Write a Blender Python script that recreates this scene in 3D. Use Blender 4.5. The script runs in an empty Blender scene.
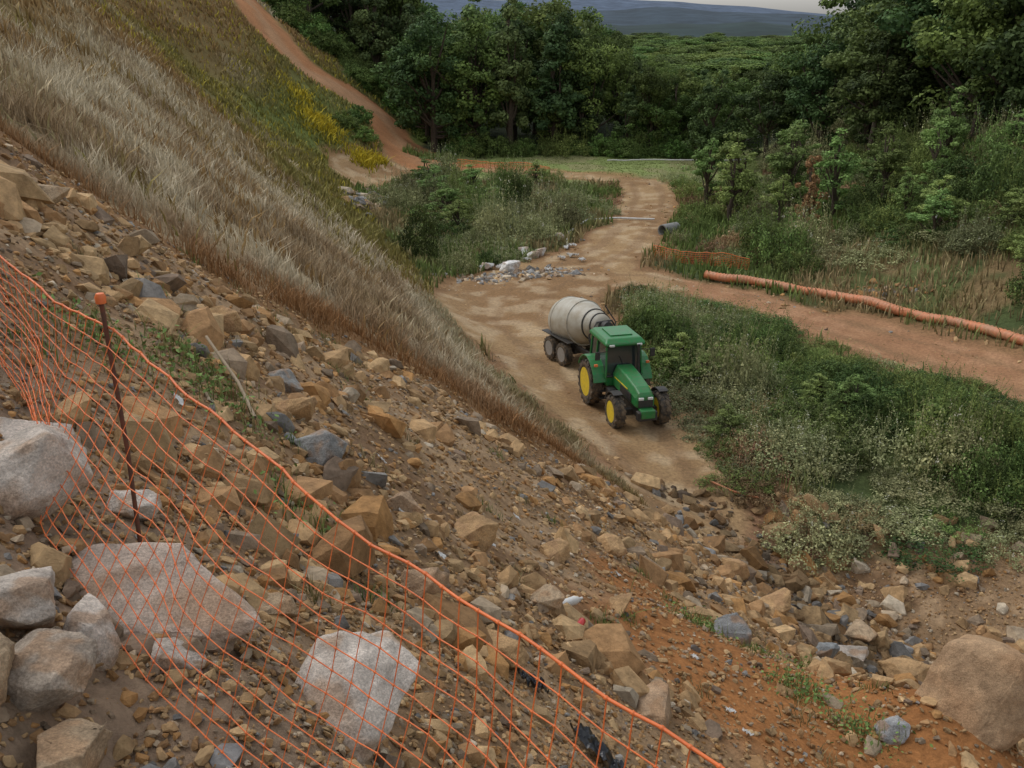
import bpy, bmesh, math, numpy as np
from mathutils import Vector, Matrix
rng=np.random.default_rng(7)
R=math.radians
scene=bpy.context.scene
# ------------------------------------------------------------ helpers
def sstep(a,b,x):
    t=np.clip((x-a)/(b-a),0,1); return t*t*(3-2*t)
TAB=np.random.default_rng(3).random((256,256))
def vn(x,y):
    xi=np.floor(x).astype(int); yi=np.floor(y).astype(int); fx=x-xi; fy=y-yi
    fx=fx*fx*(3-2*fx); fy=fy*fy*(3-2*fy)
    a=TAB[xi&255,yi&255]; b=TAB[(xi+1)&255,yi&255]; c=TAB[xi&255,(yi+1)&255]; d=TAB[(xi+1)&255,(yi+1)&255]
    return (a*(1-fx)+b*fx)*(1-fy)+(c*(1-fx)+d*fx)*fy
def fbm(x,y,s=1.0,o=4):
    x=np.asarray(x,float)/s; y=np.asarray(y,float)/s; r=0; a=.5; n=0
    for i in range(o):
        r=r+a*vn(x+17.3*i,y-9.1*i); n+=a; x=x*2.03; y=y*2.03; a*=.5
    return r/n
YT=[-40,0,10,20,32,44,60,75,88,110,300,8000]
XT=[22,10.5,7.9,4.5,-.4,-3.7,-8.2,-11.8,-9,-8.5,-30,-30]
def smax(a,b,k):
    h=np.clip(.5+.5*(a-b)/k,0,1); return b*(1-h)+a*h+k*h*(1-h)
def xtoe(y): return np.interp(y,YT,XT)
def xright(y): return np.interp(y,[0,25,34,45,60,75,300],[24,21,18.5,15,16.5,20,40])
def H0(x,y):
    x=np.asarray(x,float); y=np.asarray(y,float)
    k=np.interp(y,[5,15,24,40,60],[.8,.74,.76,.85,.8])
    s=k*(xtoe(y)-x)
    s=s+np.where(y>24,1,0)*sstep(24,45,y)*sstep(0,6,s)*(fbm(x,y,9,3)-.5)*2.2
    s=np.where(s>16,16+6*np.tanh((s-16)/12),s)
    floor=-1.6*(1-sstep(17,27,y))*(1-sstep(13,17,x))
    r=.45*(x-xright(y)); r=np.where(r>9,9+4*np.tanh((r-9)/8),r); r=r*sstep(135,92,y)
    z=smax(s,floor,2.0); z=smax(z,r,1.5)
    z=z+1.9*np.exp(-(((x-5.4)/2.4)**2+((y-8.8)/2.6)**2))
    led=9.0-.15*(x+1.9)
    m=sstep(-.9,.5,2.6-(x+y))*sstep(-6,-2,y)
    z=np.where(led>z,z*(1-m)+led*m,z)
    return z
ROADS=[([(4.6,21),(3.9,25),(3.3,29),(1.9,34),(.2,39),(.8,44),(3.4,49),(5.6,53),(8.2,62),(9.6,70),(9.9,76)],[1.2,1.6,2.2,2.6,3.2,3.4,2.4,1.7,1.5,1.6,1.5]),
       ([(3.6,46),(6,46),(9.3,43),(13.3,37.8),(17.4,31.2),(24,22),(33,10)],[2.2,1.5,1.6,1.6,1.7,1.7,1.7]),
       ([(9.9,76),(6,79),(0,82),(-5,84.5),(-8.2,86)],[1.3,1.1,1.2,1.6,2.5]),
       ([(-11,72),(-11.5,77),(-8.5,84)],[1.8,2,2.2])]
TRACK=([(-6,85),(-9,90),(-12.5,97.5),(-15.5,95),(-18.8,93.5),(-21.5,95.5),(-24.5,99.5),(-28,104),(-34,110)],[2.8,3.4,3.8,3.7,3.5,3.4,3.4,3.4,3.4])
def pdist(x,y,poly):
    pts,ws=poly; best=np.full(np.shape(x),1e9)
    for (a,b),wa,wb in zip(zip(pts[:-1],pts[1:]),ws[:-1],ws[1:]):
        dx,dy=b[0]-a[0],b[1]-a[1]; L=dx*dx+dy*dy
        t=np.clip(((x-a[0])*dx+(y-a[1])*dy)/L,0,1)
        d=np.hypot(x-a[0]-t*dx,y-a[1]-t*dy)-(wa+(wb-wa)*t)
        best=np.minimum(best,d)
    return best
def roadd(x,y):
    return np.min([pdist(x,y,r) for r in ROADS],axis=0)
def inpoly(x,y,P):
    x=np.asarray(x,float);y=np.asarray(y,float); c=np.zeros(x.shape,bool); n=len(P)
    for i in range(n):
        x1,y1=P[i]; x2,y2=P[(i+1)%n]
        m=((y1>y)!=(y2>y)); 
        if y1!=y2: c^= m&(x<(x2-x1)*(y-y1)/(y2-y1)+x1)
    return c
def yb(x): # rock / grass border on the slope
    return np.interp(x,[-30,-12,-6.3,-3.5,-1.5,2.6,5],[2,8.5,12.6,15.2,17.3,19.6,22])
def H(x,y):
    x=np.asarray(x,float); y=np.asarray(y,float)
    z=H0(x,y)
    rd=roadd(x,y); off=sstep(0,1.2,rd)
    z=z+(fbm(x,y,2.5,4)-.5)*.5*off*sstep(200,60,y)+(fbm(x+50,y,.5,3)-.5)*.12*(.4+.6*off)*(y<60)
    z=z+(fbm(x,y,1.1,2)-.5)*.12*(1-off)
    return z
def lerp3(c,new,m):
    m=m[...,None]; return c*(1-m)+np.array(new)*m
BANK=[(5.6,43),(8.6,40.6),(12.0,36.2),(15.2,31),(18.5,26),(22,22),(17,21.5),(12.5,21.7),(9,21.3),(7.0,21.8),(5.7,25),(5.6,29),(5.2,33),(4.8,37)]
ISL=[(-3.9,46),(1.2,51),(2.6,57),(5.6,66),(4.6,73),(-5,77),(-8.5,72),(-8.0,62),(-5.8,53)]
def strawzone(x,y,n):
    z=H0(x,y); return sstep(46,33,y+n*12)*sstep(11.6,9.8,z+n*3)
def soilmask(x,y):
    return np.maximum(np.exp(-(((x-5.2)/4.2)**2+((y-9.4)/4.3)**2)),np.exp(-(((x-2.7)/1.9)**2+((y-11.6)/2.1)**2)))
def gullymask(x,y):
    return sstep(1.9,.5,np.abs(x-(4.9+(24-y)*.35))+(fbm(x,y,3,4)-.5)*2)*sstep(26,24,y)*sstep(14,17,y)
def groundcol(x,y):
    x=np.asarray(x,float); y=np.asarray(y,float)
    n1=fbm(x,y,3,4); n2=fbm(x+40,y+9,.7,3); n3=fbm(x-30,y+70,12,3)
    n=(n1-.5)
    z=H0(x,y); 
    c=np.zeros(x.shape+(3,))+np.array([.06,.085,.03])
    c=lerp3(c,(.10,.12,.04),sstep(.45,.6,n3))
    c=lerp3(c,(.22,.14,.07),sstep(.5,.62,n1)*(x>xright(y)-2)*(y<80)*.8)
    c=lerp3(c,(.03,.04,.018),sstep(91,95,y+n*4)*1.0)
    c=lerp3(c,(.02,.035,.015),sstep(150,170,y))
    f=sstep(74,77,y+n*3)*sstep(95,91,y+n*3)*sstep(-6,-3,x)*sstep(26,22,x)
    c=lerp3(c,(.22,.27,.09),f); c=lerp3(c,(.26,.22,.12),f*sstep(.5,.62,n1)*.6)
    sl=sstep(.3,1.2,xtoe(y)-x+n*3)*sstep(130,120,y)
    c=lerp3(c,(.22,.155,.065),sl)
    c=lerp3(c,(.16,.14,.045),sl*sstep(.45,.65,n3)*(y>45))
    c=lerp3(c,(.14,.17,.045),sl*sstep(60,75,y)*sstep(9,4,z))
    straw=sl*strawzone(x,y,n)
    c=lerp3(c,(.36,.28,.17),straw*.85)
    d=y-yb(x)+n*3+(n2-.5)*1.5
    c=lerp3(c,(.24,.13,.055),sl*sstep(2.6,1.2,d))
    rock=sstep(.4,-.3,d)*(x<16)
    rc=np.zeros(c.shape)+np.array([.29,.185,.10]); rc=lerp3(rc,(.21,.125,.065),sstep(.4,.6,n1)); rc=lerp3(rc,(.35,.235,.135),sstep(.5,.65,n2))
    c=c*(1-rock[...,None])+rc*rock[...,None]
    led=sstep(1,-.5,x+y-3.2)
    c=lerp3(c,(.28,.205,.145),led*.7)
    c=lerp3(c,(.36,.155,.052),sstep(.25,.5,soilmask(x,y)+n*.5))
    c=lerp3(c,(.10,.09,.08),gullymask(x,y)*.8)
    rd=roadd(x,y)
    c=lerp3(c,(.32,.165,.085),sstep(1.8,.5,rd+n*4)*(y>20)*(y<90)*.75)
    rm=sstep(.35,-.15,rd+n*1.8)
    rcol=np.zeros(c.shape)+np.array([.37,.24,.12]); rcol=lerp3(rcol,(.28,.165,.078),sstep(.4,.62,n1)); rcol=lerp3(rcol,(.46,.35,.22),sstep(.5,.66,n2)*.6)
    rcol=lerp3(rcol,(.37,.19,.10),((x>8)&(y<47))*.8*np.ones(x.shape))
    for RD,w in ((ROADS[0],.9),(ROADS[1],.9)):
        cd=pdist(x,y,(RD[0],[0]*len(RD[0]))); rcol=lerp3(rcol,(.24,.145,.075),sstep(.35,.1,np.abs(cd-w)+n*.8)*.6)
    c=c*(1-rm[...,None])+rcol*rm[...,None]
    td=pdist(x,y,TRACK)
    c=lerp3(c,(.40,.19,.085),sstep(.6,-.3,td+n*4)); c=lerp3(c,(.44,.28,.16),sstep(-1.4,-2.6,td+n*4)*.55)
    return np.clip(c*(.8+.4*n2)[...,None],0,1)
def newmesh(name,V,F,col=None,mats=None,smooth=False,parent=None,link=True):
    Fs=F if isinstance(F,list) else [F]
    V=np.asarray(V,np.float32)
    me=bpy.data.meshes.new(name)
    loops=np.concatenate([f.ravel() for f in Fs]); sizes=np.concatenate([np.full(len(f),f.shape[1]) for f in Fs])
    me.vertices.add(len(V)); me.vertices.foreach_set('co',V.ravel())
    me.loops.add(len(loops)); me.loops.foreach_set('vertex_index',loops.astype(np.int32))
    me.polygons.add(len(sizes)); st=np.concatenate([[0],np.cumsum(sizes)[:-1]])
    me.polygons.foreach_set('loop_start',st.astype(np.int32)); me.polygons.foreach_set('loop_total',sizes.astype(np.int32))
    me.polygons.foreach_set('use_smooth',np.full(len(sizes),bool(smooth)))
    me.update(calc_edges=True)
    if col is not None:
        a=me.attributes.new('Col','FLOAT_COLOR','POINT')
        c4=np.ones((len(V),4),np.float32); c4[:,:3]=col; a.data.foreach_set('color',c4.ravel())
    for m in (mats or []): me.materials.append(m)
    if not link: return me
    ob=bpy.data.objects.new(name,me); scene.collection.objects.link(ob)
    if parent: ob.parent=parent
    return ob
def empty(name,loc=(0,0,0),rz=0):
    e=bpy.data.objects.new(name,None); e.location=loc; e.rotation_euler=(0,0,rz); scene.collection.objects.link(e); e.empty_display_size=.2; return e
def attrmat(name,rough=.95,nscale=6,namt=.5,bump=.0,bscale=30,transl=0,objvar=0,det=6,spec=.2,speck=0):
    m=bpy.data.materials.new(name); m.use_nodes=True; nt=m.node_tree; N=nt.nodes; L=nt.links
    p=N['Principled BSDF']; p.inputs['Roughness'].default_value=rough; p.inputs['Specular IOR Level'].default_value=spec
    at=N.new('ShaderNodeAttribute'); at.attribute_name='Col'; col=at.outputs['Color']
    tc=N.new('ShaderNodeTexCoord')
    def mul(col,scale,amt,lo=.3,hi=.7):
        nz=N.new('ShaderNodeTexNoise'); nz.inputs['Scale'].default_value=scale; nz.inputs['Detail'].default_value=det; nz.inputs['Roughness'].default_value=.7
        L.new(tc.outputs['Object'],nz.inputs['Vector'])
        mr=N.new('ShaderNodeMapRange'); mr.inputs[1].default_value=lo; mr.inputs[2].default_value=hi; mr.inputs[3].default_value=1-amt; mr.inputs[4].default_value=1+amt
        L.new(nz.outputs['Fac'],mr.inputs[0])
        mx=N.new('ShaderNodeVectorMath'); mx.operation='SCALE'; L.new(col,mx.inputs[0]); L.new(mr.outputs[0],mx.inputs['Scale']); return mx.outputs[0]
    if namt>0: col=mul(col,nscale,namt)
    if speck>0: col=mul(col,90,speck,.4,.6)
    if objvar>0:
        oi=N.new('ShaderNodeObjectInfo'); hs=N.new('ShaderNodeHueSaturation')
        m1=N.new('ShaderNodeMapRange'); m1.inputs[3].default_value=1-objvar; m1.inputs[4].default_value=1+objvar; L.new(oi.outputs['Random'],m1.inputs[0]); L.new(m1.outputs[0],hs.inputs['Value'])
        mm=N.new('ShaderNodeMath'); mm.operation='MULTIPLY'; mm.inputs[1].default_value=7.31; L.new(oi.outputs['Random'],mm.inputs[0])
        fr=N.new('ShaderNodeMath'); fr.operation='FRACT'; L.new(mm.outputs[0],fr.inputs[0])
        m2=N.new('ShaderNodeMapRange'); m2.inputs[3].default_value=.465; m2.inputs[4].default_value=.515; L.new(fr.outputs[0],m2.inputs[0]); L.new(m2.outputs[0],hs.inputs['Hue'])
        L.new(col,hs.inputs['Color']); col=hs.outputs[0]
    L.new(col,p.inputs['Base Color'])
    if bump>0:
        nb=N.new('ShaderNodeTexNoise'); nb.inputs['Scale'].default_value=bscale; nb.inputs['Detail'].default_value=8; nb.inputs['Roughness'].default_value=.7
        L.new(tc.outputs['Object'],nb.inputs['Vector'])
        b=N.new('ShaderNodeBump'); b.inputs['Strength'].default_value=bump; b.inputs['Distance'].default_value=.05; L.new(nb.outputs['Fac'],b.inputs['Height']); L.new(b.outputs[0],p.inputs['Normal'])
    if transl>0:
        t=N.new('ShaderNodeBsdfTranslucent'); L.new(col,t.inputs['Color']); ms=N.new('ShaderNodeMixShader'); ms.inputs[0].default_value=transl
        L.new(p.outputs[0],ms.inputs[1]); L.new(t.outputs[0],ms.inputs[2]); L.new(ms.outputs[0],N['Material Output'].inputs[0])
    return m
def plainmat(name,col,rough=.5,metal=0,namt=.15,nscale=8,dirt=None,dirtamt=.4,bump=0,spec=.5):
    m=bpy.data.materials.new(name); m.use_nodes=True; nt=m.node_tree; N=nt.nodes; L=nt.links
    p=N['Principled BSDF']; p.inputs['Roughness'].default_value=rough; p.inputs['Metallic'].default_value=metal; p.inputs['Specular IOR Level'].default_value=spec
    tc=N.new('ShaderNodeTexCoord'); nz=N.new('ShaderNodeTexNoise'); nz.inputs['Scale'].default_value=nscale; nz.inputs['Detail'].default_value=7; nz.inputs['Roughness'].default_value=.65
    L.new(tc.outputs['Object'],nz.inputs['Vector'])
    mix=N.new('ShaderNodeMix'); mix.data_type='RGBA'
    mr=N.new('ShaderNodeMapRange'); mr.inputs[1].default_value=.4; mr.inputs[2].default_value=.65; L.new(nz.outputs['Fac'],mr.inputs[0])
    mr.inputs[4].default_value=dirtamt if dirt else 1
    L.new(mr.outputs[0],mix.inputs[0]); mix.inputs[6].default_value=(*col,1)
    c2=dirt if dirt else tuple(c*(1-namt) for c in col); mix.inputs[7].default_value=(*c2,1)
    L.new(mix.outputs[2],p.inputs['Base Color'])
    if bump:
        b=N.new('ShaderNodeBump'); b.inputs['Strength'].default_value=bump; b.inputs['Distance'].default_value=.02; L.new(nz.outputs['Fac'],b.inputs['Height']); L.new(b.outputs[0],p.inputs['Normal'])
    return m
M_ground=attrmat('earth',nscale=9,namt=.35,bump=.9,bscale=14,det=9)
M_rock=attrmat('stone',rough=.9,nscale=7,namt=.4,bump=.6,bscale=22)
M_boulder=attrmat('boulder_stone',rough=.9,nscale=9,namt=.3,bump=.8,bscale=14,det=10,speck=.22)
M_leaf=attrmat('leaves',rough=.75,namt=0,transl=.2,objvar=.4)
M_grass=attrmat('grass_blades',rough=.9,namt=0)
M_bark=plainmat('bark',(.09,.065,.045),.95,namt=.5,nscale=14)
# ------------------------------------------------------------ terrain
xs=np.concatenate([-np.geomspace(7000,31,34),np.arange(-30,30.01,.17),np.geomspace(31,7000,34)])
ys=np.concatenate([np.arange(-14,0,.5),np.arange(0,30,.16),np.arange(30,60,.25),np.arange(60,130,.5),np.geomspace(131,9000,40)])
X,Y=np.meshgrid(xs,ys); nx,ny=len(xs),len(ys)
Z=H(X,Y); Z=np.where(Y>320,np.minimum(Z,1.0),Z)
i=(np.arange(ny-1)[:,None]*nx+np.arange(nx-1)[None]).ravel()
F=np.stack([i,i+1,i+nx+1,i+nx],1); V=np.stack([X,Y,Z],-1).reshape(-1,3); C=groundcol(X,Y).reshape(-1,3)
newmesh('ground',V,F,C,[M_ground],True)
cx=V[F].mean(1)
def strip(name,mask,dz):
    f=F[mask]; u,inv=np.unique(f,return_inverse=True); v=V[u].copy(); v[:,2]+=dz
    newmesh(name,v,inv.reshape(f.shape),C[u],[M_ground],True)
rdc=roadd(cx[:,0],cx[:,1])+(fbm(cx[:,0],cx[:,1],3,4)-.5)*1.4
strip('dirt_road',rdc<0.05,.012)
strip('hillside_track',(pdist(cx[:,0],cx[:,1],TRACK)<0)&(rdc>=.05),.012)
# ------------------------------------------------------------ rocks
def hull(seed,n=14,flat=.7):
    r=np.random.default_rng(seed); P=r.uniform(-1,1,size=(n,3)); m=(np.abs(P)**4).sum(1)[:,None]**.25; P=P/m*r.uniform(.82,1.0,(n,1)); P*=.85; P[:,2]*=flat; P[:,1]*=r.uniform(.65,.98); P[:,0]+=P[:,2]*r.uniform(-.35,.35)
    bm=bmesh.new(); vs=[bm.verts.new(p) for p in P]; res=bmesh.ops.convex_hull(bm,input=vs)
    dele=[v for v in bm.verts if not v.link_faces]; bmesh.ops.delete(bm,geom=dele,context='VERTS')
    bm.verts.index_update(); v=np.array([q.co[:] for q in bm.verts]); f=np.array([[q.index for q in g.verts] for g in bm.faces]); bm.free(); return v,f
HULLS=[hull(s,int(13+s%8),.45+.09*(s%5)) for s in range(34)]
RCOL=np.array([(.42,.27,.135),(.49,.33,.17),(.37,.215,.10),(.29,.215,.145),(.44,.34,.23),(.25,.235,.215),(.42,.23,.09),(.25,.18,.125),(.54,.45,.33),(.30,.295,.285)])
RP=np.array([.30,.19,.18,.07,.07,.025,.12,.03,.03,.006])
def rocks(name,x,y,s,cp=RP,mat=None,sink=.25,cmul=1.0,flat=.4):
    n=len(x); z=H(x,y); Vs=[];Fs=[];Cs=[];o=0
    gx=(H0(x+.2,y)-H0(x-.2,y))/.4; gy=(H0(x,y+.2)-H0(x,y-.2))/.4
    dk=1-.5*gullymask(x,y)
    pick=rng.integers(0,len(HULLS),n); ci=rng.choice(len(RCOL),n,p=cp/cp.sum())
    for h in range(len(HULLS)):
        I=np.where(pick==h)[0]
        if len(I)==0: continue
        v,f=HULLS[h]; m=len(I)
        a=rng.uniform(0,6.283,m); b=rng.normal(0,flat,m); g=rng.normal(0,flat,m)
        ca,sa,cb,sb,cg,sg=np.cos(a),np.sin(a),np.cos(b),np.sin(b),np.cos(g),np.sin(g)
        Rz=np.zeros((m,3,3));Rz[:,0,0]=ca;Rz[:,0,1]=-sa;Rz[:,1,0]=sa;Rz[:,1,1]=ca;Rz[:,2,2]=1
        Rx=np.zeros((m,3,3));Rx[:,1,1]=cb;Rx[:,1,2]=-sb;Rx[:,2,1]=sb;Rx[:,2,2]=cb;Rx[:,0,0]=1
        Ry=np.zeros((m,3,3));Ry[:,0,0]=cg;Ry[:,0,2]=sg;Ry[:,2,0]=-sg;Ry[:,2,2]=cg;Ry[:,1,1]=1
        M=Rx@Ry@Rz
        w=np.einsum('mij,vj->mvi',M,v*1.08)*s[I][:,None,None]*.5*rng.uniform(.8,1.2,(m,1,3))
        w[:,:,2]+=w[:,:,0]*gx[I][:,None]*.3+w[:,:,1]*gy[I][:,None]*.3
        w+=np.stack([x[I],y[I],z[I]+s[I]*(.28-sink)],-1)[:,None,:]
        Vs.append(w.reshape(-1,3)); Fs.append((f[None]+(np.arange(m)*len(v))[:,None,None]).reshape(-1,3)+o); o+=m*len(v)
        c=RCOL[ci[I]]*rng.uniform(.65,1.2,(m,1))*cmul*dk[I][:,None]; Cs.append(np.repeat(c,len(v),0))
    return newmesh(name,np.concatenate(Vs),np.concatenate(Fs),np.concatenate(Cs),[mat or M_rock])
def lognorm(n,m,s,lo,hi): return np.clip(np.exp(rng.normal(math.log(m),s,n)),lo,hi)
def rockfield(n,xr,yr,fn):
    x=rng.uniform(*xr,n); y=rng.uniform(*yr,n); p=fn(x,y); k=rng.random(n)<p; return x[k],y[k]
def soil(x,y): return 1-.88*sstep(.25,.5,soilmask(x,y)+(fbm(x,y,1.5,3)-.5)*.5)
def slopeP(x,y):
    d=y-yb(x)+(fbm(x,y,3,4)-.5)*3
    return sstep(.5,-.8,d)*(x+y>2.9)*(.10+.90*sstep(.42,.56,fbm(x+5,y+5,1.8,3)+.03))*soil(x,y)
x,y=rockfield(27000,(-12,8),(2.5,21),slopeP)
rocks('slope_rubble',x,y,lognorm(len(x),.11,.5,.045,.4))
x,y=rockfield(2500,(-12,8),(5.5,21),slopeP)
rocks('slope_stones',x,y,lognorm(len(x),.32,.38,.18,.85),sink=.2)
x,y=rockfield(50000,(-5,3),(1.5,9),lambda x,y:sstep(9,5,y)*.9)
rocks('gravel',x,y,lognorm(len(x),.03,.5,.012,.10),sink=.1,cmul=.95)
x,y=rockfield(1900,(-4,.5),(1.5,4.2),lambda x,y:sstep(.42,.6,fbm(x,y,.9,3)))
rocks('gravel',x,y,lognorm(len(x),.09,.4,.05,.2),sink=.15,cp=np.array([.1,.08,.05,.1,.15,.2,.02,.1,.1,.1]))
x,y=rockfield(36000,(-8,14),(7,22),lambda x,y:(y<yb(x)+1)*.9)
rocks('gravel',x,y,lognorm(len(x),.05,.4,.03,.12),sink=.1,cmul=.95)
gp=np.array([.2,.17,.16,.1,.12,.06,.09,.06,.04,.02])
x,y=rockfield(4200,(2,16),(12,24),lambda x,y:sstep(3.2,1.0,np.abs(x-(5.3+(24-y)*.42))+(fbm(x,y,2,3)-.5)*3)*.9*soil(x,y))
rocks('gully_stones',x,y,lognorm(len(x),.22,.6,.07,.9),cp=gp,cmul=.95)
x,y=rockfield(2000,(6.5,18),(13.5,23.5),lambda x,y:(.15+.8*sstep(.45,.6,fbm(x,y,2.2,3)))*soil(x,y))
rocks('gully_boulders',x,y,lognorm(len(x),.30,.62,.10,1.3),cp=gp,cmul=.92)
x,y=rockfield(9000,(-8,20),(20,80),lambda x,y:sstep(2.0,.2,np.abs(roadd(x,y)))*sstep(.42,.6,fbm(x,y,3,3)))
rocks('roadside_stones',x,y,lognorm(len(x),.10,.5,.05,.35))
x,y=rockfield(5000,(-4,12),(22,60),lambda x,y:(roadd(x,y)<0)*.8)
rocks('road_gravel',x,y,lognorm(len(x),.05,.3,.03,.1),cmul=1.05)
gy_=np.array([.05,.05,.02,.1,.1,.3,0,.15,.15,.2])
x=rng.normal(.2,1.5,500); y=46.6+rng.normal(0,.5,500)+.25*(x); rocks('stone_heap',x,y,lognorm(500,.22,.4,.1,.6),cp=gy_,cmul=1.2)
x=rng.normal(2,.6,160); y=62.3+rng.normal(0,.9,160); rocks('stone_heap',x,y,lognorm(160,.4,.4,.1,.8),cp=gy_,cmul=1.2,sink=.0)
x=rng.normal(-9.0,.5,260); y=64+rng.normal(0,3,260); rocks('stone_heap',x,y,lognorm(260,.45,.4,.1,.9),cp=gy_,sink=.0)
x=rng.normal(15.5,1.0,160); y=42.6+rng.normal(0,.5,160)-(x-15.5)*.6; rocks('rubble_heap',x,y,lognorm(160,.2,.4,.08,.45),cp=np.array([.1,.0,.3,.1,0,.1,.4,.1,0,.05]))
def boulder(name,x,y,sx,sy,sz,rz,col,seed,sink=.3,tilt=(0,0)):
    r=np.random.default_rng(seed); bm=bmesh.new()
    P=r.normal(size=(16,3)); P=P/((np.abs(P)**3.6).sum(1)[:,None]**(1/3.6))*r.uniform(.82,1.0,(16,1)); P[:,0]+=P[:,2]*r.uniform(-.28,.28)
    vs=[bm.verts.new(p) for p in P]; bmesh.ops.convex_hull(bm,input=vs)
    bmesh.ops.delete(bm,geom=[v for v in bm.verts if not v.link_faces],context='VERTS')
    bmesh.ops.bevel(bm,geom=bm.edges[:],offset=.035,segments=2,affect='EDGES',profile=.6)
    bmesh.ops.triangulate(bm,faces=bm.faces[:])
    for k in range(4):
        es=[e for e in bm.edges if e.calc_length()>.08]
        if es: bmesh.ops.subdivide_edges(bm,edges=es,cuts=1); bmesh.ops.triangulate(bm,faces=bm.faces[:])
    v=np.array([q.co[:] for q in bm.verts])
    nn=(fbm(v[:,0]*1+seed,v[:,1]+v[:,2]*1.3,.55,5)-.5)*.17+(fbm(v[:,2]+seed*3,v[:,0]-v[:,1],.16,4)-.5)*.08
    v=v*(1+nn[:,None])
    v=v*np.array([sx,sy,sz])*.5
    Mx=np.array((Matrix.Rotation(rz,3,'Z')@Matrix.Rotation(tilt[0],3,'X')@Matrix.Rotation(tilt[1],3,'Y')))
    v=v@Mx.T
    bm.verts.index_update(); f=np.array([[q.index for q in g.verts] for g in bm.faces]); bm.free()
    z0=float(H(np.array([x]),np.array([y]))[0])
    nz=fbm(v[:,0]*3/sx+seed,v[:,1]*3/sx+v[:,2]*3,1,4)
    c=np.array(col)*(.65+.7*nz)[:,None]
    c=lerp3(c,np.array(col)*1.25,sstep(.50,.64,fbm(v[:,0]*9/sx+seed,v[:,1]*9/sx+v[:,2]*5,1,3))*.6)
    c=lerp3(c,(.40,.24,.13),sstep(.48,.66,fbm(v[:,0]*4/sx+seed+9,v[:,1]*4/sx+v[:,2]*4,1,3))*.6)
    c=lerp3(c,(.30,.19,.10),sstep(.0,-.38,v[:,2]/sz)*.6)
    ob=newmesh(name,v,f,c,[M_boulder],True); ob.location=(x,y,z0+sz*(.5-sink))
    return ob
G=(.47,.41,.35); T=(.42,.31,.20); W=(.58,.51,.44); O=(.44,.28,.14)
for k,b in enumerate([(-2.30,4.30,.72,.6,.55,.2,W),(-1.66,3.98,1.3,.8,.50,.1,(.54,.44,.36)),(-.82,3.92,.86,.74,.60,1.0,W),(-1.95,3.35,.46,.4,.3,.4,G),(-1.72,3.45,.36,.26,.26,2,W),
  (-1.72,3.05,.36,.4,.3,1.2,(.40,.33,.26)),(-1.55,2.75,.42,.36,.26,.3,T),(-1.9,2.85,.4,.4,.34,.3,T),(-2.6,4.9,.5,.4,.3,.7,W),(-1.42,3.55,.27,.18,.16,.1,G),(-1.32,4.75,.3,.25,.18,.6,T),(-2.1,4.95,.3,.25,.2,.6,W),
  (4.95,8.9,1.7,1.3,1.25,.15,(.42,.28,.165)),(7.2,15.0,1.4,1.0,1.3,.5,(.42,.26,.14)),(6.5,14.6,1.0,.8,.9,1.5,(.36,.25,.16)),(8.3,15.6,1.0,.8,.7,.2,T),(9.0,16.6,.9,.9,.7,.9,T),(6.9,17.3,1.0,.7,.6,.9,G),(5.9,15.9,.7,.6,.5,.3,(.24,.25,.25)),
  (8.0,17.0,1.2,.9,.8,.3,O),(7.6,18.6,.9,.8,.6,1.3,T),(10,18.3,1.1,.8,.7,.2,G),(5.2,13.6,.8,.6,.5,.7,O),
  (3.0,11.6,.75,.5,.7,.5,(.26,.27,.27)),(-1.62,7.7,.5,.42,.4,.5,(.28,.28,.27)),(-2.4,9.9,.42,.34,.3,.5,(.28,.275,.26)),(-.4,8.6,.55,.45,.42,.5,O),(-.95,8.0,.5,.4,.34,1.5,(.36,.25,.16)),
  (1.25,9.5,.5,.4,.3,.5,O),(.3,7.9,.4,.35,.3,.8,T),(4.9,19.4,.8,.6,.6,0,O),(5.6,18.2,1.0,.7,.7,.6,O),(3.8,8.2,.4,.34,.25,.5,(.32,.32,.32)),(-.1,6.2,.5,.4,.3,.2,O),(-.7,6.4,.55,.4,.35,1.2,(.38,.26,.165)),(1.2,7.0,.55,.4,.35,1.2,(.38,.26,.165)),
  (-2.0,8.6,.45,.35,.3,.3,O),(-3.2,10.5,.5,.4,.35,.3,O),(.5,10.6,.5,.4,.3,.9,O),(-4.8,10.3,.5,.35,.3,.4,T),(1.5,13.5,.5,.5,.4,.1,O)]):
    x,y,sx,sy,sz,rz,c=b; boulder('boulder',x,y,sx,sy,sz,rz,c,50+k,tilt=(.1*((k%3)-1),.12*((k%4)-1.5)))
# ------------------------------------------------------------ grass
def blades(name,x,y,h,w,c0,c1,lean=.35,mat=None,bias=(0,0)):
    n=len(x); z=H(x,y)-.03; a=rng.uniform(0,6.283,n); dx=np.cos(a)*w/2; dy=np.sin(a)*w/2
    b=rng.uniform(0,6.283,n); l=np.abs(rng.normal(0,lean,n)); lx=(np.cos(b)*l+bias[0])*h; ly=(np.sin(b)*l+bias[1])*h
    P=np.stack([np.stack([x-dx,y-dy,z],-1),np.stack([x+dx,y+dy,z],-1),
      np.stack([x+dx*.8+lx*.35,y+dy*.8+ly*.35,z+h*.6],-1),np.stack([x-dx*.8+lx*.35,y-dy*.8+ly*.35,z+h*.6],-1),
      np.stack([x+lx,y+ly,z+h],-1)],1)
    o=(np.arange(n)*5)[:,None]
    F4=o+np.array([[0,1,2,3]]); F3=o+np.array([[3,2,4]])
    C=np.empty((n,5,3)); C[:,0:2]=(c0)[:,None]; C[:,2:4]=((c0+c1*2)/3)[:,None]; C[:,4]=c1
    return newmesh(name,P.reshape(-1,3),[F4,F3],C.reshape(-1,3),[mat or M_grass])
def cvar(c,n,a=.3): return np.array(c)*rng.uniform(1-a,1+a,(n,1))
field=rockfield
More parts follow.
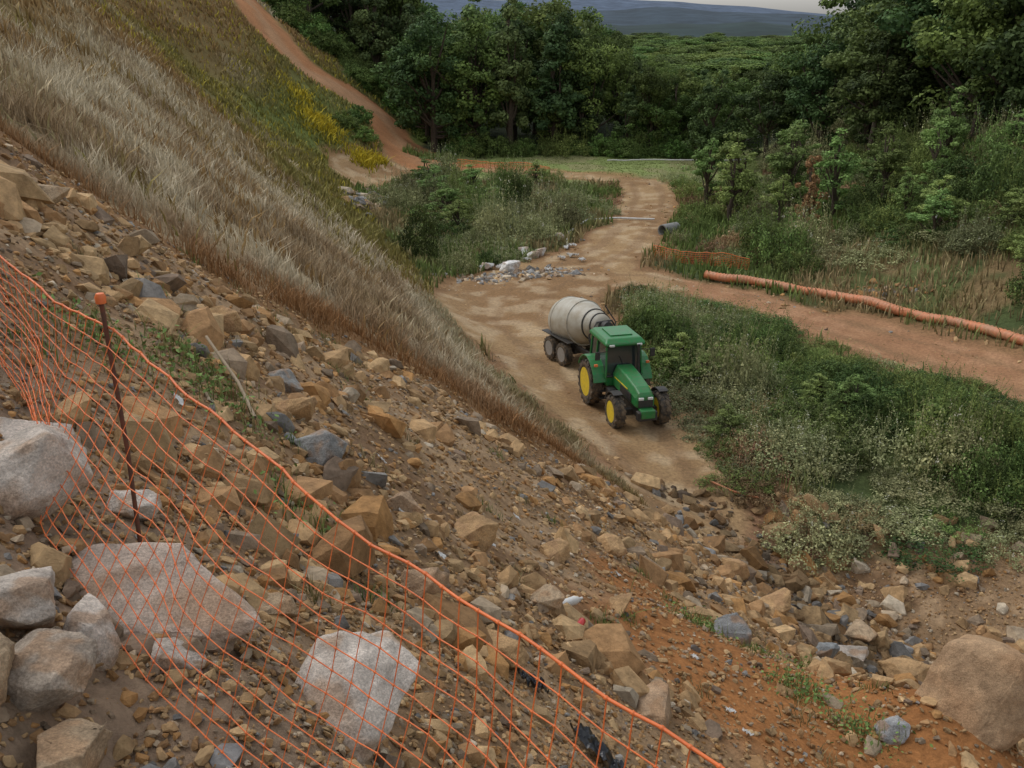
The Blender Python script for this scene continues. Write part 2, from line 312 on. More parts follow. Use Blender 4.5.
def strawP(x,y):
    nn=fbm(x,y,3,4)-.5
    return sstep(.2,1.4,y-yb(x)+nn*3)*strawzone(x,y,nn)*((xtoe(y)-x)>.6)*(.18+.82*sstep(.40,.56,fbm(x,y,1.1,3)))
x,y=field(560000,(-20,5),(8,48),strawP); k=rng.random(len(x))<np.clip(1.25-(y/40),.3,1); x,y=x[k],y[k]; n=len(x)
rust=sstep(3.8,1.0,y-yb(x)+(fbm(x,y,3,4)-.5)*4)[:,None]
low=sstep(2.4,.8,H0(x,y)+(fbm(x,y,4,3)-.5)*2)[:,None]
pat=sstep(.36,.58,fbm(x+9,y*.6,1.6,4))[:,None]
pc=cvar((.70,.61,.44),n,.35)*pat+cvar((.40,.29,.17),n,.4)*(1-pat)
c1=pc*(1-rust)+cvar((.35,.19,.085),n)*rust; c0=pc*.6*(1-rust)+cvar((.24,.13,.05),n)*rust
c1=c1*(1-.75*low)+cvar((.23,.22,.085),n)*.75*low
hh=rng.uniform(.16,.48,n)*(1-.25*rust[:,0])*(1-.35*low[:,0])*(.5+.9*fbm(x,y,.8,3))
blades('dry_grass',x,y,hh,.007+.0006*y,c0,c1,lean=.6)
def olP(x,y):
    return ((xtoe(y)-x)>.5)*(1-strawP(x,y))*(y>yb(x)+2)*sstep(-.5,.5,pdist(x,y,TRACK))*(roadd(x,y)>.3)*(.25+.75*sstep(.35,.6,fbm(x,y,2.5,3)))
x,y=field(170000,(-42,-2),(14,112),olP); n=len(x); z=H0(x,y)
m=sstep(.48,.66,fbm(x-30,y+70,12,3))[:,None]*.7; g=(sstep(55,75,y)*sstep(10,5,z))[:,None]; m=np.maximum(m,g)*.85
c1=cvar((.38,.25,.11),n)*(1-m)+cvar((.24,.26,.065),n)*m
st=(sstep(.52,.66,fbm(x*1.0,y*.5,4,3)))[:,None]*(1-m); c1=c1*(1-st)+cvar((.55,.46,.30),n)*st
ye=(rng.random((n,1))<.14*(y>55)[:,None]); c1=np.where(ye,cvar((.52,.43,.06),n),c1)
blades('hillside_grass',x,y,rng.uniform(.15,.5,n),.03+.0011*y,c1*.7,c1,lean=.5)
yl=[(-15.1,81.3,.9,1.2,1100),(-17.2,84.5,.5,.8,250),(-11.7,80.3,.5,.9,500),(-10.7,82.5,.4,.5,200)]
x=np.concatenate([rng.normal(a,s,c) for a,b,s,t,c in yl]); y=np.concatenate([rng.normal(b,t,c) for a,b,s,t,c in yl]); n=len(x)
blades('yellow_broom',x,y,rng.uniform(.2,.7,n),.10,cvar((.18,.2,.03),n),cvar((.66,.50,.04),n),lean=.8)
def vgP(x,y): 
    rd=roadd(x,y); nn=fbm(x,y,3,4)-.5
    return (x>xtoe(y)-.5)*(rd+nn*2>.5)*sstep(.3,.55,fbm(x+3,y,4,3)+.1)*(1-((y>75)&(y<91)&(x>-5)&(x<22))*.3)
x,y=field(100000,(-12,40),(24,92),vgP); n=len(x)
q=sstep(.5,.66,fbm(x,y+33,5,3))[:,None]
c1=cvar((.19,.26,.075),n,.4)*(1-q)+cvar((.40,.31,.16),n,.4)*q
fld=((y>75)&(y<92)&(x>-5)&(x<24))[:,None]; c1=c1*(1-fld)+cvar((.28,.33,.11),n,.2)*fld
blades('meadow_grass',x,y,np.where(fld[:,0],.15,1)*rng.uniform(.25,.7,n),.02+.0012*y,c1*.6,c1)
cx0=rng.uniform(-6,6,80); cy0=rng.uniform(4.5,16,80); x=(cx0[:,None]+rng.normal(0,.09,(80,45))).ravel(); y=(cy0[:,None]+rng.normal(0,.09,(80,45))).ravel(); n=len(x)
cm=np.repeat(rng.random((80,1))<.5,45,0).reshape(-1,1)
blades('weed_tufts',x,y,rng.uniform(.05,.2,n),.010,cvar((.08,.1,.03),n),np.where(cm,cvar((.15,.24,.06),n),cvar((.38,.29,.15),n)),lean=.6)
# ------------------------------------------------------------ foliage
def quads_at(P,N,size,asp=.6):
    n=len(P); N=N/np.linalg.norm(N,axis=1)[:,None]; r=rng.normal(size=(n,3)); U=np.cross(N,r); U/=np.linalg.norm(U,axis=1)[:,None]; W=np.cross(N,U)
    s=size[:,None]
    return np.stack([P-U*s,P-W*s*asp,P+U*s,P+W*s*asp],1)
def leafclump(name,mx,my,sp,cnt):
    x=rng.normal(mx,sp,cnt); y=rng.normal(my,sp,cnt)*1.0; z=H(x,y)+np.abs(rng.normal(0,.09,cnt)); P=np.stack([x,y,z],-1)
    V=quads_at(P,rng.normal(size=(cnt,3))+[0,0,1.0],rng.uniform(.012,.032,cnt)).reshape(-1,3)
    newmesh(name,V,np.arange(cnt*4).reshape(-1,4),np.repeat(cvar((.16,.24,.07),cnt,.4),4,0),[M_grass])
for (mx,my,sp,cnt) in [(3.1,8.9,.22,350),(3.5,8.2,.18,250),(4.4,11.6,.3,500),(4.0,11.0,.2,250),(-2.4,7.5,.25,300),(-2.7,8.0,.2,200),(-1.5,6.3,.15,120),(6.2,13.6,.4,500),(-3.0,7.0,.2,200),(2.3,10.6,.2,200),(3.4,12.6,.3,300)]:
    leafclump('weeds',mx,my,sp,cnt)
    x=rng.normal(mx,sp,90); y=rng.normal(my,sp,90); blades('weeds',x,y,rng.uniform(.1,.32,90),.009,cvar((.1,.12,.04),90),cvar((.24,.28,.09),90),lean=.5)
def foliage(cent,rad,per,size,c_dark,c_light,upb=.4,cv=.35,zsq=.75):
    m=len(cent)
    d=rng.normal(size=(m,per,3)); d/=np.linalg.norm(d,axis=2)[...,None]; rr=rng.uniform(.35,1.12,(m,per,1))**.6
    q=d*rr*rad[:,None,None]; q[...,2]*=zsq
    P=(cent[:,None]+q).reshape(-1,3); N=(d+rng.normal(0,.5,d.shape)+np.array([0,0,upb])).reshape(-1,3)
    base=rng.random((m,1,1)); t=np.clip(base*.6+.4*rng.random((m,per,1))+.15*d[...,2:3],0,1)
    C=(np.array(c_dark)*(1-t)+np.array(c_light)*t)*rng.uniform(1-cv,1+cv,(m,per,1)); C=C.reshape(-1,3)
    S=rng.uniform(.6,1.3,len(P))*size
    V=quads_at(P,N,S); F=np.arange(len(P)*4).reshape(-1,4)
    return V.reshape(-1,3),F,np.repeat(C,4,0)
def tube(pts,rad,seg=6):
    pts=np.array(pts,float); n=len(pts); V=[]
    for i in range(n):
        t=pts[min(i+1,n-1)]-pts[max(i-1,0)]; t/=np.linalg.norm(t)+1e-9
        a=np.cross(t,[0,0,1.0]) if abs(t[2])<.95 else np.cross(t,[1.0,0,0]); a/=np.linalg.norm(a); b=np.cross(t,a)
        ang=np.arange(seg)*2*math.pi/seg; r=rad[i] if hasattr(rad,'__len__') else rad
        V.append(pts[i]+r*(np.cos(ang)[:,None]*a+np.sin(ang)[:,None]*b))
    V=np.concatenate(V); F=[]
    for i in range(n-1):
        for j in range(seg): F.append([i*seg+j,i*seg+(j+1)%seg,(i+1)*seg+(j+1)%seg,(i+1)*seg+j])
    return V,np.array(F)
def treemesh(name,seed,h,cw,base,lobes,per,leaf,cd,cl,narrow=0):
    global rng
    keep=rng; rng=np.random.default_rng(seed)
    Vt=[];Ft=[];o=0
    tr=[(0,0,-.4)]; 
    for k in range(1,6): tr.append((rng.normal(0,.02*h*k/3),rng.normal(0,.02*h*k/3),h*.85*k/5))
    v,f=tube(tr,[.028*h*(1-.17*k) for k in range(6)],8); Vt.append(v);Ft.append(f+o);o+=len(v)
    cen=[];rad=[]
    nb_=6; ba=rng.uniform(0,6.283,nb_); bz=rng.uniform(base+.12,.82,nb_)*h; br=cw*rng.uniform(.35,.75,nb_)
    for k in range(lobes):
        if k%2==0:
            t=rng.random()**.8; zz=base*h+(h*.92-base*h)*t
            prof=math.sin(math.pi*min(1,(t*.82+.16)))**.6*(1-narrow*t)
            a=rng.uniform(0,6.283); r=cw*.85*prof*math.sqrt(rng.uniform(.1,1))
            c=np.array([r*math.cos(a),r*math.sin(a),zz+rng.normal(0,.03*h)])
        else:
            q=rng.integers(0,nb_); c=np.array([br[q]*math.cos(ba[q])*(1-narrow*.5),br[q]*math.sin(ba[q])*(1-narrow*.5),bz[q]])+rng.normal(0,1,3)*np.array([.24,.24,.2])*cw
        cen.append(c); rad.append(rng.uniform(.08,.19)*cw*1.6)
        if k%3==0:
            zz=c[2]; b=np.array(tr[int(np.clip(zz/h*4,1,4))]); b=np.array([b[0],b[1],min(b[2],zz-.05*h)])
            mid=(b+c)/2+np.array([0,0,-.02*h]); v,f=tube([b,mid,c],[.010*h,.007*h,.003*h],5); Vt.append(v);Ft.append(f+o);o+=len(v)
    cen=np.array(cen);rad=np.array(rad)
    v2,f2,c2=foliage(cen,rad,per,leaf,cd,cl)
    V=np.concatenate(Vt+[v2]); F=np.concatenate(Ft+[f2+o]); nb=sum(len(q) for q in Ft)
    C=np.concatenate([np.tile([.09,.065,.045],(o,1)),c2])
    me=newmesh(name,V,F,C,[M_leaf,M_bark],link=False)
    mi=np.zeros(len(F),np.int32); mi[:nb]=1; me.polygons.foreach_set('material_index',mi)
    rng=keep; return me
TREES=[treemesh('broadleaf_%d'%k,100+k,10,3.4+.3*(k%3),.14+.05*(k%2),84,150,.13,(.055,.095,.028),(.17,.26,.065)) for k in range(5)]
TREES+=[treemesh('slender_%d'%k,200+k,10,2.2,.12,60,130,.13,(.045,.085,.035),(.14,.21,.07),.5) for k in range(2)]
DARK=[treemesh('darktree_%d'%k,300+k,10,3.2,.12,78,150,.13,(.03,.058,.022),(.11,.17,.05)) for k in range(3)]
def place(name,me,x,y,s,sz=None,parent=None,dz=0,rz=None):
    ob=bpy.data.objects.new(name,me); scene.collection.objects.link(ob)
    z=float(H(np.array([x]),np.array([y]))[0])+dz; ob.location=(x,y,z); ob.scale=(s,s,sz or s); ob.rotation_euler=(0,0,rng.uniform(0,6.283) if rz is None else rz)
    if parent: ob.parent=parent
    return ob
fo=empty('forest')
def pick(L): return L[rng.integers(0,len(L))]
for row,yy in enumerate([95,99,104,111,120,134]):
    for xx in np.arange(-14-row*6,42+row*6,3.6+row*.4):
        x=xx+rng.normal(0,.9); y=yy+rng.normal(0,1.4)
        if x<-9: y+=14
        az_=x/y
        top=np.interp(az_,[-.3,.03,.10,.13,.17,.21,.26,.33,.5],[15,14,11.4,8.8,7.6,7.8,8.8,11.5,15])
        if az_>.12: top=11.5-(11.5-top)*y/95
        top*=rng.uniform(.84,1.06)
        z0=float(H0(x,y)); hgt=max(4.0,top-z0*(az_>.1)); hgt=hgt*.97
        place('tree',pick(TREES+DARK[:1]),x,y,max(.55,hgt/10)*rng.uniform(.8,1.15),hgt/10,fo)
for k in range(300):
    y=160+340*rng.random()**1.3; x=rng.uniform(.0,.55)*y
    hh=np.interp(y,[160,300,500],[.5,.6,.55])*rng.uniform(.7,1.2)
    place('tree',pick(TREES[:3]),x,y,rng.uniform(1.2,1.8)*(1+y/800),hh,fo)
rt=empty('woodland')
for (x,y,h) in [(16.5,83,7.8),(20,80,8.6),(23,76,9.8),(25.5,74,12),(29,72,15),(24,68,9.8),(28,66,14),(32,68,17),(33,62,16),(30,60,14),(36,64,18),(36,56,15),(33,54,13),(24,86,9),(28,82,12),(33,78,17),(38,74,18),(19.5,88,7.6),(31,88,14),(40,60,18),(27.5,61,12),(34,48,12),(38,50,14),(30.5,53.5,11),(28.5,57,12),(31,50,10),(26,71,11),(34,59,16)]:
    s=h/10*.93; place('tree',pick(DARK+TREES[:2]),x,y,s*1.12,s,rt)
for (x,y,h) in [(10.5,93,6.0),(6.5,94,5.5),(4,94,4.5),(13,92.5,6)]: place('edge_tree',pick(TREES),x,y,h/10*1.3,h/10)
SAP=[treemesh('sapling_mesh_%d'%k,400+k,5,1.2,.12,50,95,.060,(.11,.18,.055),(.28,.40,.12),.25) for k in range(4)]
SAPR=treemesh('sapling_red_mesh',440,4,.9,.2,30,70,.07,(.20,.12,.05),(.46,.26,.13),.3)
for (x,y,h,b) in [(14.0,62,5.4,0),(16.6,60,5.4,1),(18.3,57,5.0,2),(12.6,65,4.6,3),(20.2,54.5,4.6,1),(21.8,52,4.0,0),(15.3,57,3.2,3),(17.5,62,5.6,0),(23.5,55,4.8,2),(19.6,50,3.0,2),(13.2,60.5,4.6,1)]:
    place('sapling',SAP[b],x,y,h/5*1.35,h/5)
place('copper_sapling',SAPR,15.6,53.0,1.1,1.25)
def bushmesh(name,seed,r,h,lobes,per,leaf,cd,cl,stalks=0,asp=None,fl=0):
    global rng
    keep=rng; rng=np.random.default_rng(seed)
    a=rng.uniform(0,6.283,lobes); q=np.sqrt(rng.random(lobes))*r; zz=rng.uniform(.05,1,lobes)*h*(1-.6*(q/r)**2)
    cen=np.stack([q*np.cos(a),q*np.sin(a),zz],-1); rad=rng.uniform(.12,.3,lobes)*r
    V,F,C=foliage(cen,rad,per,leaf,cd,cl,cv=.5)
    Vs=[V];Fs=[F];Cs=[C];o=len(V)
    for k in range(stalks):
        aa=rng.uniform(0,6.283); q0=r*math.sqrt(rng.random())*.95; x0,y0=q0*math.cos(aa),q0*math.sin(aa); hh=h*rng.uniform(.8,1.7); lx,ly=rng.normal(0,.22,2)*hh
        m=26; t=rng.uniform(.2,1,m); P=np.stack([x0+lx*t*t,y0+ly*t*t,hh*t],-1)+rng.normal(0,.045,(m,3)); S=rng.uniform(.5,1,m)*leaf*.8
        tt=rng.random((m,1)); c=np.array(cd)*(1-tt)+np.array(cl)*tt*1.2
        if fl and k%4==0: c=np.where(t[:,None]>.9,np.array([.5,.5,.4]),c)
        v=quads_at(P,rng.normal(size=(m,3))+[0,0,.5],S).reshape(-1,3); Vs.append(v);Fs.append(np.arange(m*4).reshape(-1,4)+o);Cs.append(np.repeat(c,4,0));o+=len(v)
        v,f=tube([(x0,y0,0),(x0+lx*.25,y0+ly*.25,hh*.5),(x0+lx,y0+ly,hh*1.03)],[.008,.006,.003],3); Vs.append(v);Fs.append(f+o);Cs.append(np.tile(np.array(cl)*.9,(len(v),1)));o+=len(v)
    me=newmesh(name,np.concatenate(Vs),np.concatenate(Fs),np.concatenate(Cs),[M_leaf],link=False)
    rng=keep; return me
BU=[bushmesh('bush_a%d'%k,500+k,1.1,.95,56,60,.038,(.07,.11,.032),(.22,.30,.085),stalks=20) for k in range(4)]
BD=[bushmesh('bush_d%d'%k,510+k,1.1,1.1,60,60,.040,(.04,.072,.025),(.13,.20,.055),stalks=10) for k in range(3)]
BG=[bushmesh('bush_g%d'%k,520+k,1.1,.8,46,50,.040,(.13,.15,.065),(.36,.38,.19),stalks=34,fl=1) for k in range(3)]
BB=[bushmesh('bush_b%d'%k,540+k,1.0,.6,40,50,.038,(.18,.12,.055),(.40,.28,.15),stalks=25) for k in range(2)]
BR=[bushmesh('round_bush_%d'%k,560+k,1.2,1.3,60,90,.06,(.065,.12,.035),(.18,.29,.07)) for k in range(2)]
def scatter(emp,poly,box_,cnt,ok,smin,smax,wb=(.5,.36,.14),hm=1,cap=None):
    c=0
    while c<cnt:
        x,y=rng.uniform(*box_[0]),rng.uniform(*box_[1])
        if poly and not inpoly(x,y,poly): continue
        if not ok(x,y): continue
        f=float(fbm(x,y,2.6,3)); f2=float(fbm(x+70,y+20,4.5,3)); 
        hgt=np.interp(f,[.32,.45,.56,.68],[.4,.7,1.35,2.0])*rng.uniform(.75,1.25)*hm
        r=rng.random()*.5+sstep(.35,.65,f2)*.5
        L=(BU if rng.random()<.55 else BD) if r<wb[0] else (BG if r<wb[0]+wb[1] else BB)
        s=rng.uniform(smin,smax)
        if cap: hgt=min(hgt,cap(x,y)*rng.uniform(.8,1.1))
        place('bush',pick(L),x,y,s,s*hgt,emp,-.05); c+=1
bt=empty('bush_thicket')
d1=lambda x,y: float(pdist(np.array(x),np.array(y),ROADS[1]))
scatter(bt,BANK,((4.5,23),(20,43)),290,lambda x,y:True,.55,1.15,(.55,.37),1.1,lambda x,y:np.interp(d1(x,y),[0,1.5,4,7],[.35,.6,1.2,2.1]))
c=0
while c<9:
    x,y=rng.uniform(5,20),rng.uniform(22,41)
    if inpoly(x,y,BANK) and d1(x,y)>4.5: h=rng.uniform(1.2,1.9); place('shrub',pick(SAP),x,y,h/5*2.2,h/5,bt,-.2); c+=1
wt=empty('weed_thicket')
scatter(wt,ISL,((-10,6),(45,78)),165,lambda x,y:roadd(x,y)>.2,.6,1.35,(.4,.50),1.05)
for (x,y,h) in [(-3,56,2.4),(-4,60,2.8),(-1.5,62,2.2),(-5,66,2.8),(-2.8,70,2.6),(.8,69,2),(-4.6,51,2),(1.8,73,2.2),(-6,71,2.8)]: place('shrub',pick(SAP),x,y,h/5*2.1,h/5,wt,-.2)
hsb=empty('hillside_scrub')
scatter(hsb,None,((10,38),(30,80)),360,lambda x,y:not(x<xright(y)+(1.6 if y<46 else -3) or x>xright(y)+16 or roadd(x,y)<1.5),.7,1.5,(.5,.34),.9,lambda x,y:np.interp(d1(x,y),[1.5,3,6],[.4,.9,3]))
for k in range(20):
    y=rng.uniform(36,58); x=xright(y)+rng.uniform(3.5,12); h=rng.uniform(1.5,3.0); place('shrub',pick(SAP),x,y,h/5*1.9,h/5,hsb,-.2)
me_=empty('meadow_edge_scrub')
for (x,y,s,L) in [(9.5,50,.8,BB),(10.5,52,1,BB),(12,53,1.2,BB),(11,49.5,.9,BG),(12.8,50.5,1,BB),(13.5,56,1.2,BG),(10.5,58,1,BU),(11.5,62,1.2,BU),(12.5,68,1.3,BU),(13.5,73,1.4,BG),(12.5,72,1.1,BU),(6.6,67,.9,BB),(7.0,71,.8,BU),(3,77.5,.9,BU),(12,66,1,BB),(14,49,1.1,BU),(9.2,54.5,.7,BG),(6.0,63,.8,BG),(7.2,73.5,.8,BB),(12,76,1,BG),(10.6,60,.8,BB)]+[(rng.uniform(-6,16),rng.uniform(91,94.5),rng.uniform(1,2),BU) for _ in range(22)]:
    place('bush',pick(L),x,y,s,s,me_,-.05)
for (x,y,s) in [(-13.9,85,1.05),(-12.4,84.4,1.0),(-13.1,88,1.1),(-2,92,1.6),(-4.5,93,1.4),(1,92.5,1.2),(14.5,91,1.5),(9,92.6,1.7)]:
    place('round_bush',pick(BR),x,y,s,s,None,-.1)
hs=empty('track_scrub')
for k in range(150):
    t=rng.random(); x=-8-19*t+rng.normal(0,1.5); y=98+8*t+rng.uniform(1,12)
    if pdist(np.array(x),np.array(y),TRACK)<1: continue
    s=rng.uniform(1,2); place('bush',pick(BU+BR),x,y,s,s*.9,hs,-.1)
# ------------------------------------------------------------ generic part builder
def obj_from_bm(bm,name,mat,parent,smooth=False,bev=0,loc=(0,0,0),rot=(0,0,0)):
    me=bpy.data.meshes.new(name); bm.to_mesh(me); bm.free(); me.materials.append(mat)
    me.polygons.foreach_set('use_smooth',[bool(smooth)]*len(me.polygons))
    ob=bpy.data.objects.new(name,me); scene.collection.objects.link(ob); ob.parent=parent; ob.location=loc; ob.rotation_euler=rot
    if bev: md_=ob.modifiers.new('b','BEVEL'); md_.width=bev; md_.segments=3; md_.limit_method='ANGLE'
    return ob
def prism(name,mat,parent,rings,bev=.02,smooth=False):
    bm=bmesh.new(); R_=[[bm.verts.new(p) for p in r] for r in rings]; n=len(rings[0])
    for a,b in zip(R_[:-1],R_[1:]):
        for j in range(n): bm.faces.new([a[j],a[(j+1)%n],b[(j+1)%n],b[j]])
    bm.faces.new(R_[0][::-1]); bm.faces.new(R_[-1]); bmesh.ops.recalc_face_normals(bm,faces=bm.faces[:])
    return obj_from_bm(bm,name,mat,parent,smooth,bev)
def box(name,mat,parent,a,b,bev=.015):
    (x0,y0,z0),(x1,y1,z1)=a,b
    return prism(name,mat,parent,[[(x0,y0,z0),(x1,y0,z0),(x1,y1,z0),(x0,y1,z0)],[(x0,y0,z1),(x1,y0,z1),(x1,y1,z1),(x0,y1,z1)]],bev)
def lathe(name,mat,parent,prof,axis='X',seg=40,loc=(0,0,0),smooth=True,rot=(0,0,0),cap=True):
    bm=bmesh.new(); rings=[]
    for (a,r) in prof:
        ring=[]
        for k in range(seg):
            t=2*math.pi*k/seg; c,s=r*math.cos(t),r*math.sin(t)
            p={'X':(a,c,s),'Y':(c,a,s),'Z':(c,s,a)}[axis]; ring.append(bm.verts.new(p))
        rings.append(ring)
    for A,B in zip(rings[:-1],rings[1:]):
        for k in range(seg): bm.faces.new([A[k],A[(k+1)%seg],B[(k+1)%seg],B[k]])
    if cap and prof[0][1]>1e-3: bm.faces.new(rings[0])
    if cap and prof[-1][1]>1e-3: bm.faces.new(rings[-1][::-1])
    bmesh.ops.recalc_face_normals(bm,faces=bm.faces[:])
    ob=obj_from_bm(bm,name,mat,parent,smooth,0,loc,rot)
    try: ob.data.set_sharp_from_angle(angle=R(50))
    except Exception: pass
    return ob
def tubeobj(name,mat,parent,pts,r,seg=8):
    V,F=tube(pts,r,seg); return newmesh(name,V,F,None,[mat],True,parent)
mud=(.24,.17,.11)
M_green=plainmat('green_paint',(.015,.20,.05),.4,dirt=(.08,.15,.06),dirtamt=.7)
M_yel=plainmat('yellow_paint',(.80,.60,.02),.45,dirt=mud,dirtamt=.3)
M_tyre=plainmat('tyre_rubber',(.03,.028,.025),.85,dirt=(.20,.145,.09),dirtamt=.85,nscale=5)
M_dark=plainmat('dark_metal',(.025,.025,.025),.6,dirt=(.09,.07,.05))
M_glass=plainmat('cab_glass',(.03,.04,.04),.06,spec=.8,namt=0)
M_light=plainmat('lamp_glass',(.7,.7,.68),.15,namt=.1)
M_tank=plainmat('tank_paint',(.50,.48,.41),.55,dirt=(.35,.29,.20),dirtamt=.75,nscale=2.2,bump=.1)
M_steel=plainmat('galvanised_steel',(.35,.35,.34),.5,.2,dirt=(.22,.17,.12))
M_black=plainmat('black_plastic',(.015,.016,.02),.3)
M_orange=plainmat('orange_plastic',(.85,.20,.05),.5,dirt=(.62,.14,.04),dirtamt=.8,nscale=4)
M_opipe=plainmat('orange_pipe_plastic',(.60,.21,.09),.6,dirt=(.42,.25,.15),dirtamt=.8,nscale=1.5)
M_rust=plainmat('rusty_steel',(.16,.055,.03),.85,dirt=(.09,.05,.035),dirtamt=.9,nscale=30)
M_white=plainmat('white_plastic',(.66,.66,.64),.5,dirt=(.4,.36,.3),dirtamt=.5)
def wheel(parent,name,x,y,r,w,side,nl=18,rimc=None):
    e=empty(name); e.parent=parent; e.location=(x,y,r)
    h=w/2; rr=r*.58
    lathe('tyre',M_tyre,e,[(-h*.75,rr),(-h,rr*1.12),(-h*1.0,r*.82),(-h*.85,r*.92),(-h*.4,r*.955),(h*.4,r*.955),(h*.85,r*.92),(h,r*.82),(h,rr*1.12),(h*.75,rr),(-h*.75,rr)],'X',44,cap=False)
    lathe('rim',rimc or M_yel,e,[(side*h*.95,rr*1.06),(side*h*.9,rr*1.0),(side*h*.5,rr*.92),(side*h*.3,rr*.55),(side*h*.62,rr*.35),(side*h*.66,.001)],'X',36)
    lathe('rim_back',rimc or M_yel,e,[(-side*h*.8,rr*.99),(-side*h*.1,rr*.9),(-side*h*.1,.001)],'X',36)
    lathe('hub',M_dark,e,[(side*h*.6,rr*.2),(side*h*.82,rr*.17),(side*h*.86,.001)],'X',20)
    bm=bmesh.new()
    for k in range(nl):
        for sd in (-1,1):
            t0=2*math.pi*(k+(.5 if sd>0 else 0))/nl; vs=[]
            for (a,off) in ((.02,0),(1.0,.75)):
                for dt in (-.11,.11):
                    for rad in (r*.94 if a<.5 else r*.86, r*1.0 if a<.5 else r*.955):
                        t=t0+(off+dt*1.6)*2*math.pi/nl; vs.append(bm.verts.new((sd*a*h,rad*math.cos(t),rad*math.sin(t))))
            for f in ((0,1,3,2),(4,6,7,5),(0,4,5,1),(2,3,7,6),(1,5,7,3),(0,2,6,4)): bm.faces.new([vs[q] for q in f])
    bmesh.ops.recalc_face_normals(bm,faces=bm.faces[:]); obj_from_bm(bm,'lugs',M_tyre,e)
    return e
# ------------------------------------------------------------ tractor (forward = -Y)
tz=float(H(np.array([3.5]),np.array([29.0]))[0])
T_=empty('tractor',(3.25,30.0,tz+.02),R(14)); T_.scale=(.89,.89,.89)
wheel(T_,'rear_wheel_1',-.88,0,.84,.46,-1); wheel(T_,'rear_wheel_2',.88,0,.84,.46,1)
wheel(T_,'front_wheel_1',-.8,-2.42,.6,.38,-1,16); wheel(T_,'front_wheel_2',.8,-2.42,.6,.38,1,16)
box('rear_axle',M_dark,T_,(-.7,-.16,.68),(.7,.16,.98)); box('front_axle',M_dark,T_,(-.66,-2.52,.45),(.66,-2.3,.66))
box('chassis',M_dark,T_,(-.22,-3.0,.5),(.22,.4,.98)); box('gearbox',M_dark,T_,(-.36,-1.2,.5),(.36,.3,1.05))
def ring(y,x0,z0,z1,xt): return [(-x0,y,z0),(x0,y,z0),(x0,y,z0+(z1-z0)*.6),(xt,y,z1),(-xt,y,z1),(-x0,y,z0+(z1-z0)*.6)]
prism('hood',M_green,T_,[ring(-.95,.40,.98,1.72,.28),ring(-1.8,.39,.95,1.66,.26),ring(-2.7,.36,.92,1.52,.24),ring(-3.0,.33,.9,1.40,.21),ring(-3.08,.30,.9,1.30,.19)],.05)
box('grille',M_dark,T_,(-.25,-3.12,.92),(.25,-3.07,1.16),.01)
for sx in (-1,1):
    box('headlight_%d'%(sx+2),M_light,T_,(sx*.16-.09,-3.125,1.17),(sx*.16+.09,-3.06,1.26),.02)
    box('side_grille_%d'%(sx+2),M_dark,T_,(sx*.385-.012,-2.7,1.0),(sx*.385+.012,-1.7,1.28),.005)
    box('hood_stripe_%d'%(sx+2),M_yel,T_,(sx*.395-.012,-2.4,1.33),(sx*.395+.012,-1.15,1.36),.002)
box('front_weights',M_dark,T_,(-.34,-3.36,.52),(.34,-3.1,.84),.04); box('weight_bracket',M_green,T_,(-.24,-3.40,.62),(.24,-3.0,.90),.03)
prism('cab_base',M_green,T_,[[(-.62,-.95,.95),(.62,-.95,.95),(.68,.62,.95),(-.68,.62,.95)],[(-.66,-.98,1.3),(.66,-.98,1.3),(.72,.68,1.3),(-.72,.68,1.3)]],.03)
prism('cab_glass',M_glass,T_,[[(-.64,-.95,1.3),(.64,-.95,1.3),(.7,.64,1.3),(-.7,.64,1.3)],[(-.6,-.82,2.38),(.6,-.82,2.38),(.64,.56,2.38),(-.64,.56,2.38)]],.01)
for (a,b) in [((-.66,-.98,1.28),(-.61,-.83,2.4)),((.66,-.98,1.28),(.61,-.83,2.4)),((-.72,.0,1.28),(-.64,.0,2.4)),((.72,.0,1.28),(.64,.0,2.4)),((-.72,.66,1.28),(-.65,.57,2.4)),((.72,.66,1.28),(.65,.57,2.4)),((-.66,-.98,1.31),(.66,-.98,1.31))]:
    tubeobj('cab_pillar',M_green if b[2]>2 else M_dark,T_,[a,b],.035,6)
tubeobj('wiper',M_dark,T_,[(.1,-.97,1.4),(-.15,-.9,2.0)],.012,5)
prism('cab_roof',M_green,T_,[[(-.70,-1.02,2.38),(.70,-1.02,2.38),(.72,.74,2.38),(-.72,.74,2.38)],[(-.74,-1.06,2.48),(.74,-1.06,2.48),(.75,.78,2.48),(-.75,.78,2.48)],[(-.62,-.86,2.64),(.62,-.86,2.64),(.62,.6,2.64),(-.62,.6,2.64)]],.05)
box('roof_panel',M_green,T_,(-.4,-.6,2.645),(.4,.35,2.68),.012)
for sx in (-.5,.5): box('work_lamp',M_light,T_,(sx-.09,-1.09,2.4),(sx+.09,-1.03,2.47),.01)
def fender(name,x0,x1,yc,zc,r,a0,a1,mat):
    rings=[]
    for k in range(9):
        t=a0+(a1-a0)*k/8; y,z=yc+r*math.cos(t),zc+r*math.sin(t); y2,z2=yc+(r+.05)*math.cos(t),zc+(r+.05)*math.sin(t)
        rings.append([(x0,y,z),(x1,y,z),(x1,y2,z2),(x0,y2,z2)])
    prism(name,mat,T_,rings,.01)
